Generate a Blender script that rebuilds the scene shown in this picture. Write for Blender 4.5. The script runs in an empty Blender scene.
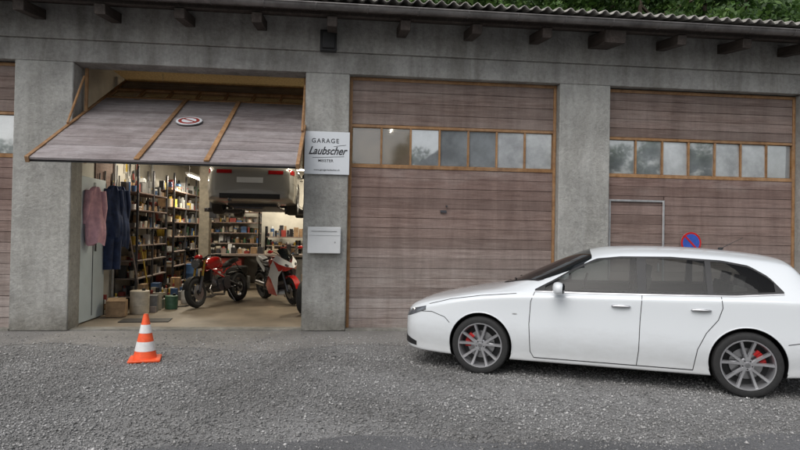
import bpy, bmesh, math, random
import numpy as np
from mathutils import Vector, Matrix, Euler
from mathutils.bvhtree import BVHTree
R=math.radians
random.seed(7); rng=np.random.default_rng(7)
scn=bpy.context.scene
COL=scn.collection

# ---------------------------------------------------------------- materials
def _new(name):
    m=bpy.data.materials.new(name); m.use_nodes=True
    nt=m.node_tree; b=nt.nodes['Principled BSDF']
    return m,nt,b
def N(nt,t,**k):
    n=nt.nodes.new(t)
    for a,v in k.items(): setattr(n,a,v)
    return n
def ramp(nt,stops):
    r=N(nt,'ShaderNodeValToRGB'); e=r.color_ramp.elements
    while len(e)<len(stops): e.new(0.5)
    for i,(p,c) in enumerate(stops):
        e[i].position=p; e[i].color=(c[0],c[1],c[2],1)
    return r
def coords(nt,scale=(1,1,1),kind='Object'):
    tc=N(nt,'ShaderNodeTexCoord'); mp=N(nt,'ShaderNodeMapping')
    mp.inputs['Scale'].default_value=scale
    nt.links.new(tc.outputs[kind],mp.inputs['Vector']); return mp.outputs['Vector']
def noise(nt,vec,scale,detail=5,rough=.6,dist=0):
    n=N(nt,'ShaderNodeTexNoise'); n.inputs['Scale'].default_value=scale
    n.inputs['Detail'].default_value=detail; n.inputs['Roughness'].default_value=rough
    n.inputs['Distortion'].default_value=dist
    nt.links.new(vec,n.inputs['Vector']); return n.outputs['Fac']
def mix(nt,a,b,fac,mode='MIX'):
    m=N(nt,'ShaderNodeMix',data_type='RGBA',blend_type=mode)
    for s,v in ((m.inputs['Factor'],fac),(m.inputs['A'],a),(m.inputs['B'],b)):
        if isinstance(v,(int,float)): s.default_value=v
        elif isinstance(v,tuple): s.default_value=(v[0],v[1],v[2],1)
        else: nt.links.new(v,s)
    return m.outputs['Result']
def bump(nt,b,h,strength=.3,dist=.01):
    bp=N(nt,'ShaderNodeBump'); bp.inputs['Strength'].default_value=strength
    bp.inputs['Distance'].default_value=dist
    nt.links.new(h,bp.inputs['Height']); nt.links.new(bp.outputs['Normal'],b.inputs['Normal'])
def plain(name,c,rough=.5,metal=0,var=.25,scale=8,coat=0,emit=0,bmp=0,spec=.5):
    m,nt,b=_new(name)
    v=coords(nt); n=noise(nt,v,scale)
    r=ramp(nt,[(.3,tuple(x*(1-var) for x in c)),(.7,tuple(min(1,x*(1+var)) for x in c))])
    nt.links.new(n,r.inputs['Fac']); nt.links.new(r.outputs['Color'],b.inputs['Base Color'])
    b.inputs['Roughness'].default_value=rough; b.inputs['Metallic'].default_value=metal
    b.inputs['Coat Weight'].default_value=coat; b.inputs['Coat Roughness'].default_value=.04
    b.inputs['Specular IOR Level'].default_value=spec
    if emit:
        b.inputs['Emission Color'].default_value=(*c,1); b.inputs['Emission Strength'].default_value=emit
    if bmp: bump(nt,b,n,bmp,.005)
    return m
def wood(name,cols,grain=(1,1,14),rough=.75,weather=.5,grey=(.24,.21,.195),band=False):
    m,nt,b=_new(name)
    v=coords(nt,grain); n=noise(nt,v,2.2,9,.7,.4)
    r=ramp(nt,[(.28,cols[0]),(.5,cols[1]),(.72,cols[2])]); nt.links.new(n,r.inputs['Fac'])
    v2=coords(nt,(.5,.5,1.6)); n2=noise(nt,v2,1.6,7,.68)
    r2=ramp(nt,[(.38,(0,0,0)),(.66,(1,1,1))]); nt.links.new(n2,r2.inputs['Fac'])
    mu=N(nt,'ShaderNodeMath',operation='MULTIPLY'); mu.inputs[1].default_value=weather
    nt.links.new(r2.outputs['Color'],mu.inputs[0])
    c=mix(nt,r.outputs['Color'],grey,mu.outputs[0])
    g=N(nt,'ShaderNodeNewGeometry')
    r3=ramp(nt,[(0,(.70,.68,.67)),(.5,(.9,.89,.88)),(1,(1.0,1.0,1.0))]); nt.links.new(g.outputs['Random Per Island'],r3.inputs['Fac'])
    c=mix(nt,c,r3.outputs['Color'],1.0,'MULTIPLY')
    n4=noise(nt,coords(nt,(4,4,.45)),1.1,8,.7,.5); r4=ramp(nt,[(.34,(.66,.64,.63)),(.60,(1,1,1))]); nt.links.new(n4,r4.inputs['Fac'])
    c=mix(nt,c,r4.outputs['Color'],.75,'MULTIPLY')
    n6=noise(nt,coords(nt,(8,8,30)),3,4,.7); r6=ramp(nt,[(.56,(1,1,1)),(.70,(1.5,1.48,1.44))]); nt.links.new(n6,r6.inputs['Fac'])
    c=mix(nt,c,r6.outputs['Color'],.7,'MULTIPLY')
    if band:
        sx=N(nt,'ShaderNodeSeparateXYZ'); nt.links.new(coords(nt),sx.inputs[0])
        mr=N(nt,'ShaderNodeMapRange'); mr.inputs['From Max'].default_value=4.1; nt.links.new(sx.outputs['Z'],mr.inputs['Value'])
        ad=N(nt,'ShaderNodeMath',operation='MULTIPLY_ADD'); nt.links.new(n2,ad.inputs[0]); ad.inputs[1].default_value=.5; nt.links.new(mr.outputs[0],ad.inputs[2])
        r5=ramp(nt,[(.18,(1.10,1.13,1.14)),(.48,(1.12,1.13,1.13)),(.62,(.86,.76,.73)),(.84,(.76,.63,.60)),(.98,(.96,.89,.87)),(1,(.90,.83,.80))]); nt.links.new(ad.outputs[0],r5.inputs['Fac'])
        c=mix(nt,c,r5.outputs['Color'],1.0,'MULTIPLY')
    nt.links.new(c,b.inputs['Base Color']); b.inputs['Roughness'].default_value=rough
    b.inputs['Specular IOR Level'].default_value=.3
    bump(nt,b,n,.6,.008)
    return m
def concrete(name,base,streak=.5):
    m,nt,b=_new(name)
    v=coords(nt,(1,1,1)); n=noise(nt,v,1.3,10,.68)
    r=ramp(nt,[(.25,tuple(x*.62 for x in base)),(.5,base),(.75,tuple(x*1.28 for x in base))]); nt.links.new(n,r.inputs['Fac'])
    v2=coords(nt,(2.2,2.2,.3)); n2=noise(nt,v2,1.5,8,.66,.6)
    r2=ramp(nt,[(.38,(.62,.61,.58)),(.60,(1,1,1))]); nt.links.new(n2,r2.inputs['Fac'])
    c=mix(nt,r.outputs['Color'],r2.outputs['Color'],streak,'MULTIPLY')
    n3=noise(nt,coords(nt),16,7,.75)
    r3=ramp(nt,[(.35,(.70,.70,.70)),(.6,(1,1,1))]); nt.links.new(n3,r3.inputs['Fac'])
    c=mix(nt,c,r3.outputs['Color'],.8,'MULTIPLY')
    tc=N(nt,'ShaderNodeNewGeometry'); sx=N(nt,'ShaderNodeSeparateXYZ'); nt.links.new(tc.outputs['Position'],sx.inputs[0])
    ad=N(nt,'ShaderNodeMath',operation='ADD'); nt.links.new(sx.outputs['Z'],ad.inputs[0]); nt.links.new(n,ad.inputs[1])
    r4=ramp(nt,[(.45,(.60,.58,.54)),(1,(1,1,1))]); nt.links.new(ad.outputs[0],r4.inputs['Fac'])
    c=mix(nt,c,r4.outputs['Color'],1.0,'MULTIPLY')
    nt.links.new(c,b.inputs['Base Color']); b.inputs['Roughness'].default_value=.9
    b.inputs['Specular IOR Level'].default_value=.25
    h=N(nt,'ShaderNodeMath',operation='ADD'); nt.links.new(n3,h.inputs[0]); nt.links.new(n,h.inputs[1])
    bump(nt,b,h.outputs[0],.8,.035)
    return m
def glassdoor(name,col,tr=.0,rough=.05,gl=.3):
    m,nt,b=_new(name)
    v=coords(nt); n=noise(nt,v,2.3,6,.65)
    r=ramp(nt,[(.35,tuple(x*.65 for x in col)),(.65,tuple(min(1,x*1.25) for x in col))]); nt.links.new(n,r.inputs['Fac'])
    nt.links.new(r.outputs['Color'],b.inputs['Base Color']); b.inputs['Roughness'].default_value=.5
    o=nt.nodes['Material Output']; last=b.outputs[0]
    if tr:
        t=N(nt,'ShaderNodeBsdfTransparent'); ms=N(nt,'ShaderNodeMixShader')
        ms.inputs[0].default_value=tr; nt.links.new(last,ms.inputs[1]); nt.links.new(t.outputs[0],ms.inputs[2]); last=ms.outputs[0]
    g=N(nt,'ShaderNodeBsdfGlossy'); g.inputs['Roughness'].default_value=rough
    ms=N(nt,'ShaderNodeMixShader'); ms.inputs[0].default_value=gl
    nt.links.new(last,ms.inputs[1]); nt.links.new(g.outputs[0],ms.inputs[2]); nt.links.new(ms.outputs[0],o.inputs['Surface'])
    return m
def tinted(name,tint):
    m=bpy.data.materials.new(name); m.use_nodes=True; nt=m.node_tree; nt.nodes.remove(nt.nodes['Principled BSDF'])
    o=nt.nodes['Material Output']; t=N(nt,'ShaderNodeBsdfTransparent'); g=N(nt,'ShaderNodeBsdfGlossy'); g.inputs['Roughness'].default_value=.02
    n=noise(nt,coords(nt),3,3); r=ramp(nt,[(.3,tuple(x*.92 for x in tint)),(.7,tint)]); nt.links.new(n,r.inputs['Fac']); nt.links.new(r.outputs['Color'],t.inputs['Color'])
    f=N(nt,'ShaderNodeFresnel'); f.inputs['IOR'].default_value=1.36
    ms=N(nt,'ShaderNodeMixShader'); nt.links.new(f.outputs[0],ms.inputs[0]); nt.links.new(t.outputs[0],ms.inputs[1]); nt.links.new(g.outputs[0],ms.inputs[2]); nt.links.new(ms.outputs[0],o.inputs['Surface'])
    return m

M={}
M['conc']=concrete('weathered_concrete',(.45,.445,.42))
M['conc2']=concrete('concrete_lintel',(.42,.41,.39),.8)
M['wood']=wood('weathered_boards',[(.145,.108,.096),(.275,.218,.196),(.38,.325,.295)],weather=.6,grey=(.38,.35,.33),band=True)
M['woodg']=wood('grey_weathered_boards',[(.17,.142,.14),(.28,.245,.245),(.38,.345,.345)],weather=.5,grey=(.40,.38,.385))
M['frame']=wood('varnished_frame',[(.24,.115,.045),(.40,.22,.095),(.50,.30,.15)],grain=(4,4,4),weather=.3)
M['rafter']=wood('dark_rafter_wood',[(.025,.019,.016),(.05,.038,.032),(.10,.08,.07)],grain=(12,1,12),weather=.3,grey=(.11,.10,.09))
M['plasterw']=plain('interior_plaster',(.50,.48,.43),.9,var=.18,scale=2,bmp=.1)
M['ceil']=plain('wood_wool_ceiling',(.46,.34,.17),.95,var=.35,scale=25,bmp=.4)
M['floorin']=plain('workshop_floor',(.22,.18,.135),.5,var=.4,scale=1.2,bmp=.05)
M['black']=plain('black_plastic',(.012,.012,.013),.5)
M['rubber']=plain('tyre_rubber',(.018,.018,.018),.75,scale=30)
M['steel']=plain('steel',(.45,.45,.46),.3,1,var=.15)
M['dsteel']=plain('dark_steel',(.10,.10,.11),.4,.8)
M['gun']=plain('alloy_wheel_grey',(.50,.50,.515),.32,.75,var=.08)
M['alu']=plain('dull_aluminium',(.45,.45,.45),.45,.7)
M['zinc']=plain('zinc_gutter',(.17,.16,.155),.5,.6,var=.4,scale=5)
M['red']=plain('red_paint',(.50,.012,.012),.25,var=.1,coat=.8)
M['white']=plain('white_enamel',(.72,.73,.73),.4,var=.05,scale=3)
M['signw']=plain('sign_white',(.66,.69,.72),.45,var=.04,scale=2)
M['ink']=plain('sign_ink',(.03,.03,.035),.6)
M['blue']=plain('sign_blue',(.03,.09,.42),.5)
M['orange']=plain('cone_orange',(.80,.10,.025),.55,var=.2,scale=12)
M['refl']=plain('cone_white_band',(.68,.68,.67),.45,var=.12,scale=14)
M['locker']=plain('pale_blue_locker',(.50,.58,.62),.5,var=.08,scale=2)
M['pink']=plain('pink_cloth',(.62,.36,.42),.9,var=.2,scale=9,bmp=.4)
M['navy']=plain('navy_cloth',(.02,.035,.09),.9,var=.4,scale=9,bmp=.4)
M['card']=plain('cardboard',(.32,.21,.12),.85,var=.35)
M['green']=plain('green_plastic',(.07,.17,.10),.5)
M['bluep']=plain('blue_plastic',(.05,.11,.24),.5)
M['yellow']=plain('yellow_paint',(.52,.36,.05),.5)
M['cream']=plain('cream_plastic',(.52,.47,.38),.5)
M['maroon']=plain('faded_red',(.28,.045,.035),.5)
M['grey']=plain('mid_grey_plastic',(.18,.18,.18),.6)
M['seat']=plain('seat_fabric',(.10,.095,.09),.9,bmp=.2)
M['glassc']=plain('windscreen_glass',(.010,.012,.013),.02,var=.05,coat=0,spec=.35)
M['glasst']=tinted('tinted_side_glass',(.46,.49,.48))
M['lamp']=plain('lamp_lens',(.16,.17,.19),.06,var=.3,coat=1,scale=20,metal=.4)
M['tail']=plain('tail_lens',(.30,.008,.01),.1,coat=1)
M['pane']=glassdoor('dirty_sky_toned_pane',(.28,.305,.32),.0,gl=.45,rough=.03)  # bluish-grey base paints in the bright sky reflection, along with dirt
M['paned']=glassdoor('clear_window_pane',(.20,.15,.10),.45,gl=.16)
M['paneh']=glassdoor('frosted_sky_toned_pane',(.50,.52,.53),0,.12,gl=.3)  # frosted glass; pale base also stands in for reflected bright sky
M['tube']=plain('fluorescent_tube',(1,.93,.78),.5,emit=10,var=0)

def car_paint(name,c,metal=0,dirt=.5):
    m,nt,b=_new(name)
    g=N(nt,'ShaderNodeTexCoord'); sx=N(nt,'ShaderNodeSeparateXYZ'); nt.links.new(g.outputs['Object'],sx.inputs[0])
    n=noise(nt,coords(nt,(2,2,5)),3,7,.7)
    ma=N(nt,'ShaderNodeMath',operation='MULTIPLY_ADD'); nt.links.new(n,ma.inputs[0]); ma.inputs[1].default_value=-.36
    nt.links.new(sx.outputs['Z'],ma.inputs[2])
    r=ramp(nt,[(.0,(1,1,1)),(.42,(0,0,0))]); nt.links.new(ma.outputs[0],r.inputs['Fac'])
    mu=N(nt,'ShaderNodeMath',operation='MULTIPLY'); mu.inputs[1].default_value=dirt; nt.links.new(r.outputs['Color'],mu.inputs[0])
    col=mix(nt,c,(.30,.28,.25),mu.outputs[0]); nt.links.new(col,b.inputs['Base Color'])
    b.inputs['Metallic'].default_value=metal; b.inputs['Roughness'].default_value=.35
    b.inputs['Coat Weight'].default_value=1; b.inputs['Coat Roughness'].default_value=.02
    return m
M['paintw']=car_paint('white_car_paint',(.70,.73,.75),dirt=.4)
M['paints']=car_paint('silver_car_paint',(.33,.325,.305),.4,.2)

# ---------------------------------------------------------------- mesh builder
class MB:
    def __init__(s): s.v=[];s.f=[];s.m=[]
    def add(s,vs,fs,mi=0,T=None):
        o=len(s.v)
        for p in vs: s.v.append(tuple(T@Vector(p)) if T is not None else tuple(p))
        for f in fs: s.f.append([i+o for i in f]); s.m.append(mi)
    def box(s,c,d,mi=0,rot=None,T=None):
        x,y,z=[k/2 for k in d]
        vs=[Vector(p) for p in [(-x,-y,-z),(x,-y,-z),(x,y,-z),(-x,y,-z),(-x,-y,z),(x,-y,z),(x,y,z),(-x,y,z)]]
        if rot: 
            E=Euler(rot).to_matrix(); vs=[E@p for p in vs]
        vs=[p+Vector(c) for p in vs]
        s.add(vs,[(0,3,2,1),(4,5,6,7),(0,1,5,4),(1,2,6,5),(2,3,7,6),(3,0,4,7)],mi,T)
    def bx(s,x0,x1,y0,y1,z0,z1,mi=0,T=None): s.box(((x0+x1)/2,(y0+y1)/2,(z0+z1)/2),(x1-x0,y1-y0,z1-z0),mi,None,T)
    def cyl(s,p,q,r,mi=0,n=12,r2=None,T=None):
        p=Vector(p);q=Vector(q);r2=r if r2 is None else r2
        d=(q-p).normalized(); a=d.orthogonal().normalized(); b=d.cross(a)
        vs=[];
        for k in range(n):
            t=2*math.pi*k/n; u=a*math.cos(t)+b*math.sin(t); vs+= [p+u*r,q+u*r2]
        fs=[(2*k,2*((k+1)%n),2*((k+1)%n)+1,2*k+1) for k in range(n)]
        fs.append([2*k for k in range(n)][::-1]); fs.append([2*k+1 for k in range(n)])
        s.add(vs,fs,mi,T)
    def tube(s,pts,r,mi=0,n=8,T=None):
        for a,b in zip(pts[:-1],pts[1:]): s.cyl(a,b,r,mi,n,None,T)
    def ell(s,c,rad,mi=0,nu=16,nv=10,rot=None,T=None,p=1.0):
        vs=[];c=Vector(c);E=Euler(rot).to_matrix() if rot else None
        sp=lambda t:math.copysign(abs(t)**p,t)
        for j in range(nv+1):
            ph=-math.pi/2+math.pi*j/nv
            for i in range(nu):
                th=2*math.pi*i/nu
                q=Vector((rad[0]*sp(math.cos(ph))*sp(math.cos(th)),rad[1]*sp(math.cos(ph))*sp(math.sin(th)),rad[2]*sp(math.sin(ph))))
                if E: q=E@q
                vs.append(c+q)
        fs=[(j*nu+i,j*nu+(i+1)%nu,(j+1)*nu+(i+1)%nu,(j+1)*nu+i) for j in range(nv) for i in range(nu)]
        s.add(vs,fs,mi,T)
    def lathe(s,prof,c=(0,0,0),mi=0,n=40,axis='y',T=None,closed=False):
        vs=[];c=Vector(c)
        for i in range(n):
            t=2*math.pi*i/n
            for (r,h) in prof:
                if axis=='y': q=Vector((r*math.cos(t),h,r*math.sin(t)))
                else: q=Vector((r*math.cos(t),r*math.sin(t),h))
                vs.append(c+q)
        k=len(prof); fs=[]
        for i in range(n):
            for j in range(k-1 if not closed else k):
                j2=(j+1)%k
                fs.append((i*k+j,i*k+j2,((i+1)%n)*k+j2,((i+1)%n)*k+j))
        s.add(vs,fs,mi,T)
    def prism(s,poly,y0,y1,mi=0):   # polygon in x-z extruded along y
        n=len(poly); vs=[(x,y0,z) for x,z in poly]+[(x,y1,z) for x,z in poly]
        s.add(vs,[list(range(n)),[n+i for i in range(n)][::-1]]+[(i,(i+1)%n,n+(i+1)%n,n+i) for i in range(n)],mi)
    def make(s,name,mats,parent=None,loc=(0,0,0),rot=(0,0,0),bevel=0,smooth=35,seg=1):
        me=bpy.data.meshes.new(name); me.from_pydata(s.v,[],s.f)
        for m in mats: me.materials.append(M[m] if isinstance(m,str) else m)
        me.polygons.foreach_set('material_index',s.m)
        bm=bmesh.new(); bm.from_mesh(me); bmesh.ops.recalc_face_normals(bm,faces=bm.faces); bm.to_mesh(me); bm.free()
        if smooth:
            me.polygons.foreach_set('use_smooth',[True]*len(me.polygons)); me.set_sharp_from_angle(angle=R(smooth))
        ob=bpy.data.objects.new(name,me); COL.objects.link(ob)
        ob.location=loc; ob.rotation_euler=rot
        if parent: ob.parent=parent
        if bevel:
            b=ob.modifiers.new('bevel','BEVEL'); b.width=bevel; b.segments=seg; b.limit_method='ANGLE'; b.angle_limit=R(40)
        return ob
def empty(name,loc=(0,0,0),rot=(0,0,0)):
    e=bpy.data.objects.new(name,None); COL.objects.link(e); e.location=loc; e.rotation_euler=rot; e.empty_display_size=.2; return e

# ---------------------------------------------------------------- camera
cam=bpy.data.cameras.new('camera'); co=bpy.data.objects.new('camera',cam); COL.objects.link(co)
cam.sensor_width=36; cam.lens=27.18; cam.clip_end=600; cam.clip_start=.05
Mx=Matrix.Rotation(R(-6),4,'Z')@Matrix.Rotation(R(90.66),4,'X')@Matrix.Rotation(R(1.0),4,'Z')
co.matrix_world=Matrix.Translation((0,-9.7,1.6))@Mx
scn.camera=co

# ---------------------------------------------------------------- world & sun
w=bpy.data.worlds.new('World'); scn.world=w; w.use_nodes=True
nt=w.node_tree; bg=nt.nodes['Background']
sky=N(nt,'ShaderNodeTexSky'); sky.sky_type='NISHITA'; sky.sun_disc=False
sky.sun_elevation=R(52); sky.sun_rotation=R(215); sky.air_density=1.2; sky.dust_density=3
hs=N(nt,'ShaderNodeHueSaturation'); hs.inputs['Saturation'].default_value=.33
nt.links.new(sky.outputs[0],hs.inputs['Color']); nt.links.new(hs.outputs[0],bg.inputs['Color']); bg.inputs['Strength'].default_value=.15
sl=bpy.data.lights.new('sun','SUN'); so=bpy.data.objects.new('sun',sl); COL.objects.link(so)
sl.energy=1.5; sl.angle=R(50); sl.color=(1,.98,.96)
d=Vector((math.sin(R(215))*math.cos(R(52)),math.cos(R(215))*math.cos(R(52)),math.sin(R(52))))
so.rotation_euler=d.to_track_quat('Z','Y').to_euler(); so.location=(0,-10,15)
scn.view_settings.view_transform='Standard'; scn.view_settings.look='None'; scn.view_settings.exposure=0

# ---------------------------------------------------------------- ground
def ground_mat(name,lo,mid,hi,vs=45,bs=.6,rough=.85,patch=.5):
    m,nt,b=_new(name)
    v=coords(nt)
    vo=N(nt,'ShaderNodeTexVoronoi'); vo.inputs['Scale'].default_value=vs; nt.links.new(v,vo.inputs['Vector'])
    sep=N(nt,'ShaderNodeSeparateColor'); nt.links.new(vo.outputs['Color'],sep.inputs[0])
    r=ramp(nt,[(0,lo),(.5,mid),(1,hi)]); nt.links.new(sep.outputs[0],r.inputs['Fac'])
    n=noise(nt,v,.7,7,.6); r2=ramp(nt,[(.35,(1-patch,)*3),(.62,(1,1,1))]); nt.links.new(n,r2.inputs['Fac'])
    c=mix(nt,r.outputs['Color'],r2.outputs['Color'],1.0,'MULTIPLY')
    nt.links.new(c,b.inputs['Base Color']); b.inputs['Roughness'].default_value=rough
    inv=N(nt,'ShaderNodeMath',operation='SUBTRACT'); inv.inputs[0].default_value=1; nt.links.new(vo.outputs['Distance'],inv.inputs[1])
    bump(nt,b,inv.outputs[0],bs,.012)
    return m
def sheet(name,pts,z,mat):
    me=bpy.data.meshes.new(name); me.from_pydata([(x,y,z) for x,y in pts],[],[list(range(len(pts)))]); me.materials.append(mat)
    o=bpy.data.objects.new(name,me); COL.objects.link(o); return o
sheet('ground',[(-250,-250),(250,-250),(250,300),(-250,300)],0,ground_mat('gravel_ground',(.125,.125,.122),(.205,.202,.197),(.32,.315,.308),90,.5,.85,.3))
edge=[(x,-1.35+.22*math.sin(x*1.3)+.13*math.sin(x*3.1+1)+.03*math.sin(x*13)) for x in np.linspace(40,-40,600)]
sheet('asphalt_apron',[(-40,-.02),(40,-.02)]+edge,.004,ground_mat('old_asphalt',(.16,.152,.142),(.215,.206,.194),(.29,.28,.266),120,.3,.85,.35))
edge2=[(x,-5.10+.12*math.sin(x*1.1+2)+.06*math.sin(x*4.1)+.02*math.sin(x*11)-.10*(x<0)*min(4,-x)) for x in np.linspace(-40,40,600)]
sheet('road',[(-40,-13),(40,-13)]+edge2[::-1],.004,ground_mat('road_asphalt',(.07,.07,.072),(.115,.115,.118),(.19,.19,.192),150,.35,.75,.3))

def gravel(n):
    x=rng.uniform(-7.5,9.5,n); y=rng.uniform(-6.2,-.25,n)
    dens=np.clip(.10+.9*np.clip((-y-.6)/1.6,0,1)**1.5,0,1)
    ed=-5.10+.12*np.sin(x*1.1+2)+.06*np.sin(x*4.1)-.1*np.clip(-x,0,4)
    dens=np.where(y<ed,.06+.5*np.exp((y-ed)/.12),dens)
    patch=.5+.5*np.sin(x*.9+1.3*np.sin(y*1.7))*np.sin(y*2.3+x*.4)
    dens*=np.clip(.55+.7*patch,0,1)
    k=rng.random(n)<dens; x=x[k];y=y[k]; n=len(x)
    s=rng.lognormal(math.log(.0058),.45,n).clip(.003,.020)
    base=np.array([(1,0,0),(0,1,0),(-1,0,0),(0,-1,0),(0,0,1),(0,0,-1)],float)
    fc=np.array([(0,1,4),(1,2,4),(2,3,4),(3,0,4),(1,0,5),(2,1,5),(3,2,5),(0,3,5)])
    V=base[None]*rng.uniform(.65,1.35,(n,6,1))+rng.uniform(-.3,.3,(n,6,3))
    V[:,:,2]*=.7
    V*=s[:,None,None]
    V+=np.stack([x,y,s*.35+.003],1)[:,None,:]
    F=(fc[None]+6*np.arange(n)[:,None,None]).reshape(-1,3)
    me=bpy.data.meshes.new('gravel'); me.vertices.add(n*6); me.vertices.foreach_set('co',V.reshape(-1))
    me.loops.add(F.size); me.loops.foreach_set('vertex_index',F.reshape(-1).astype(np.int32))
    me.polygons.add(len(F)); me.polygons.foreach_set('loop_start',(np.arange(len(F))*3).astype(np.int32)); me.update()
    m,nt,b=_new('gravel_stones'); g=N(nt,'ShaderNodeNewGeometry')
    r=ramp(nt,[(0,(.15,.15,.147)),(.5,(.265,.262,.256)),(.85,(.37,.365,.355)),(1,(.56,.55,.54))]); nt.links.new(g.outputs['Random Per Island'],r.inputs['Fac'])
    n2=noise(nt,coords(nt),.6,6,.6); r2=ramp(nt,[(.36,(.62,.61,.60)),(.6,(1.08,1.08,1.08))]); nt.links.new(n2,r2.inputs['Fac'])
    c=mix(nt,r.outputs['Color'],r2.outputs['Color'],1.0,'MULTIPLY')
    nt.links.new(c,b.inputs['Base Color']); b.inputs['Roughness'].default_value=.7
    me.materials.append(m); o=bpy.data.objects.new('gravel',me); COL.objects.link(o)
gravel(330000)

# ---------------------------------------------------------------- garage building
B=empty('garage_building')
XL,XR=-14.,16.
pill=[(-9.3,-8.45),(-4.90,-4.05),(-.53,.17),(3.66,4.54),(8.02,8.85),(12.35,13.2)]
mb=MB()
for a,b in pill: mb.bx(a,b,0,.42,0,4.12)
mb.make('pillars',['conc'],B,bevel=.018,seg=2)
mb=MB(); mb.bx(XL,XR,.003,.42,4.12,4.46); mb.bx(XL,XR,-.045,.42,4.46,5.02)
mb.make('lintel_beam',['conc2'],B,bevel=.012,seg=2)
mb=MB(); mb.bx(-4.05,-.53,.05,.3,-.02,.02)
mb.bx(.17,3.66,.0,.2,-.02,.035); mb.bx(4.54,8.02,.0,.2,-.02,.035); mb.bx(-8.45,-4.9,.0,.2,-.02,.035)
mb.make('thresholds',['conc'],B)
mb=MB()
for i in range(-10,15):
    X=-.12+1.1*i
    big = i in (4,)
    wd=.15 if not big else .34
    mb.box((X,-.36,4.76+.0),(wd,.70,.15 if not big else .20),0,(R(8),0,0))
mb.bx(XL,XR,-.70,-.62,4.80,4.90)
mb.make('rafters',['rafter'],B,bevel=.006)
mb=MB()
mb.box((1,-.38,4.925),(30,.86,.02),0,(R(11),0,0))
mb.make('soffit_boards',['rafter'],B)
mb=MB(); n=10; vs=[];fs=[]
for X in (XL,XR):
    for rr in (.075,.066):
        for i in range(n+1):
            t=math.pi+math.pi*i/n; vs.append((X,-.84+rr*math.cos(t),4.90+rr*math.sin(t)))
q=n+1
for i in range(n): fs+=[(i,i+1,2*q+i+1,2*q+i),(q+i+1,q+i,3*q+i,3*q+i+1)]
fs+=[(0,q,3*q,2*q),(n,q+n,3*q+n,2*q+n)]
mb.add(vs,fs); mb.cyl((XL,-.915,4.90),(XR,-.915,4.90),.013,0,8)
for i in range(-16,22):
    X=.4+.75*i
    pts=[(X,-.84+.082*math.cos(t),4.90+.082*math.sin(t)) for t in np.linspace(math.pi,2*math.pi,7)]
    mb.tube(pts,.008,0,6)
mb.make('gutter',['zinc'],B)
xs=np.arange(XL,XR,.03); ys=[-.93,2,6,10.0]
vs=[(x,y,5.0+(y+.93)*.20+.032*math.sin(x*2*math.pi/.18)) for y in ys for x in xs]
nx=len(xs); fs=[(j*nx+i,j*nx+i+1,(j+1)*nx+i+1,(j+1)*nx+i) for j in range(3) for i in range(nx-1)]
mb=MB(); mb.add(vs,fs)
ro=mb.make('corrugated_roof',[plain('fibre_cement_roof',(.30,.285,.26),.9,var=.5,scale=3,bmp=.2)],B)
sm=ro.modifiers.new('t','SOLIDIFY'); sm.thickness=.012
mb=MB()
mb.bx(-4.55,-4.32,.42,8.6,0,5.0); mb.bx(4.2,4.4,.42,8.6,0,5.0); mb.bx(-4.55,4.4,8.6,8.8,0,5.0)
mb.make('interior_walls',['plasterw'],B)
mb=MB(); mb.bx(XL,XR,9.6,9.8,0,6.9); mb.bx(XL-.2,XL,0,9.8,0,5.0); mb.bx(XR,XR+.2,0,9.8,0,5.0)
mb.make('outer_walls',['conc'],B)
mb=MB(); mb.bx(-4.32,4.2,.42,8.6,4.60,4.66)
for i in range(8): mb.bx(-4.32,4.2,1.0+i,1.03+i,4.585,4.60)
mb.make('ceiling',['ceil'],B)
mb=MB(); mb.bx(-4.32,4.2,.3,8.6,-.05,.012); mb.make('workshop_floor',['floorin'],B)

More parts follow.
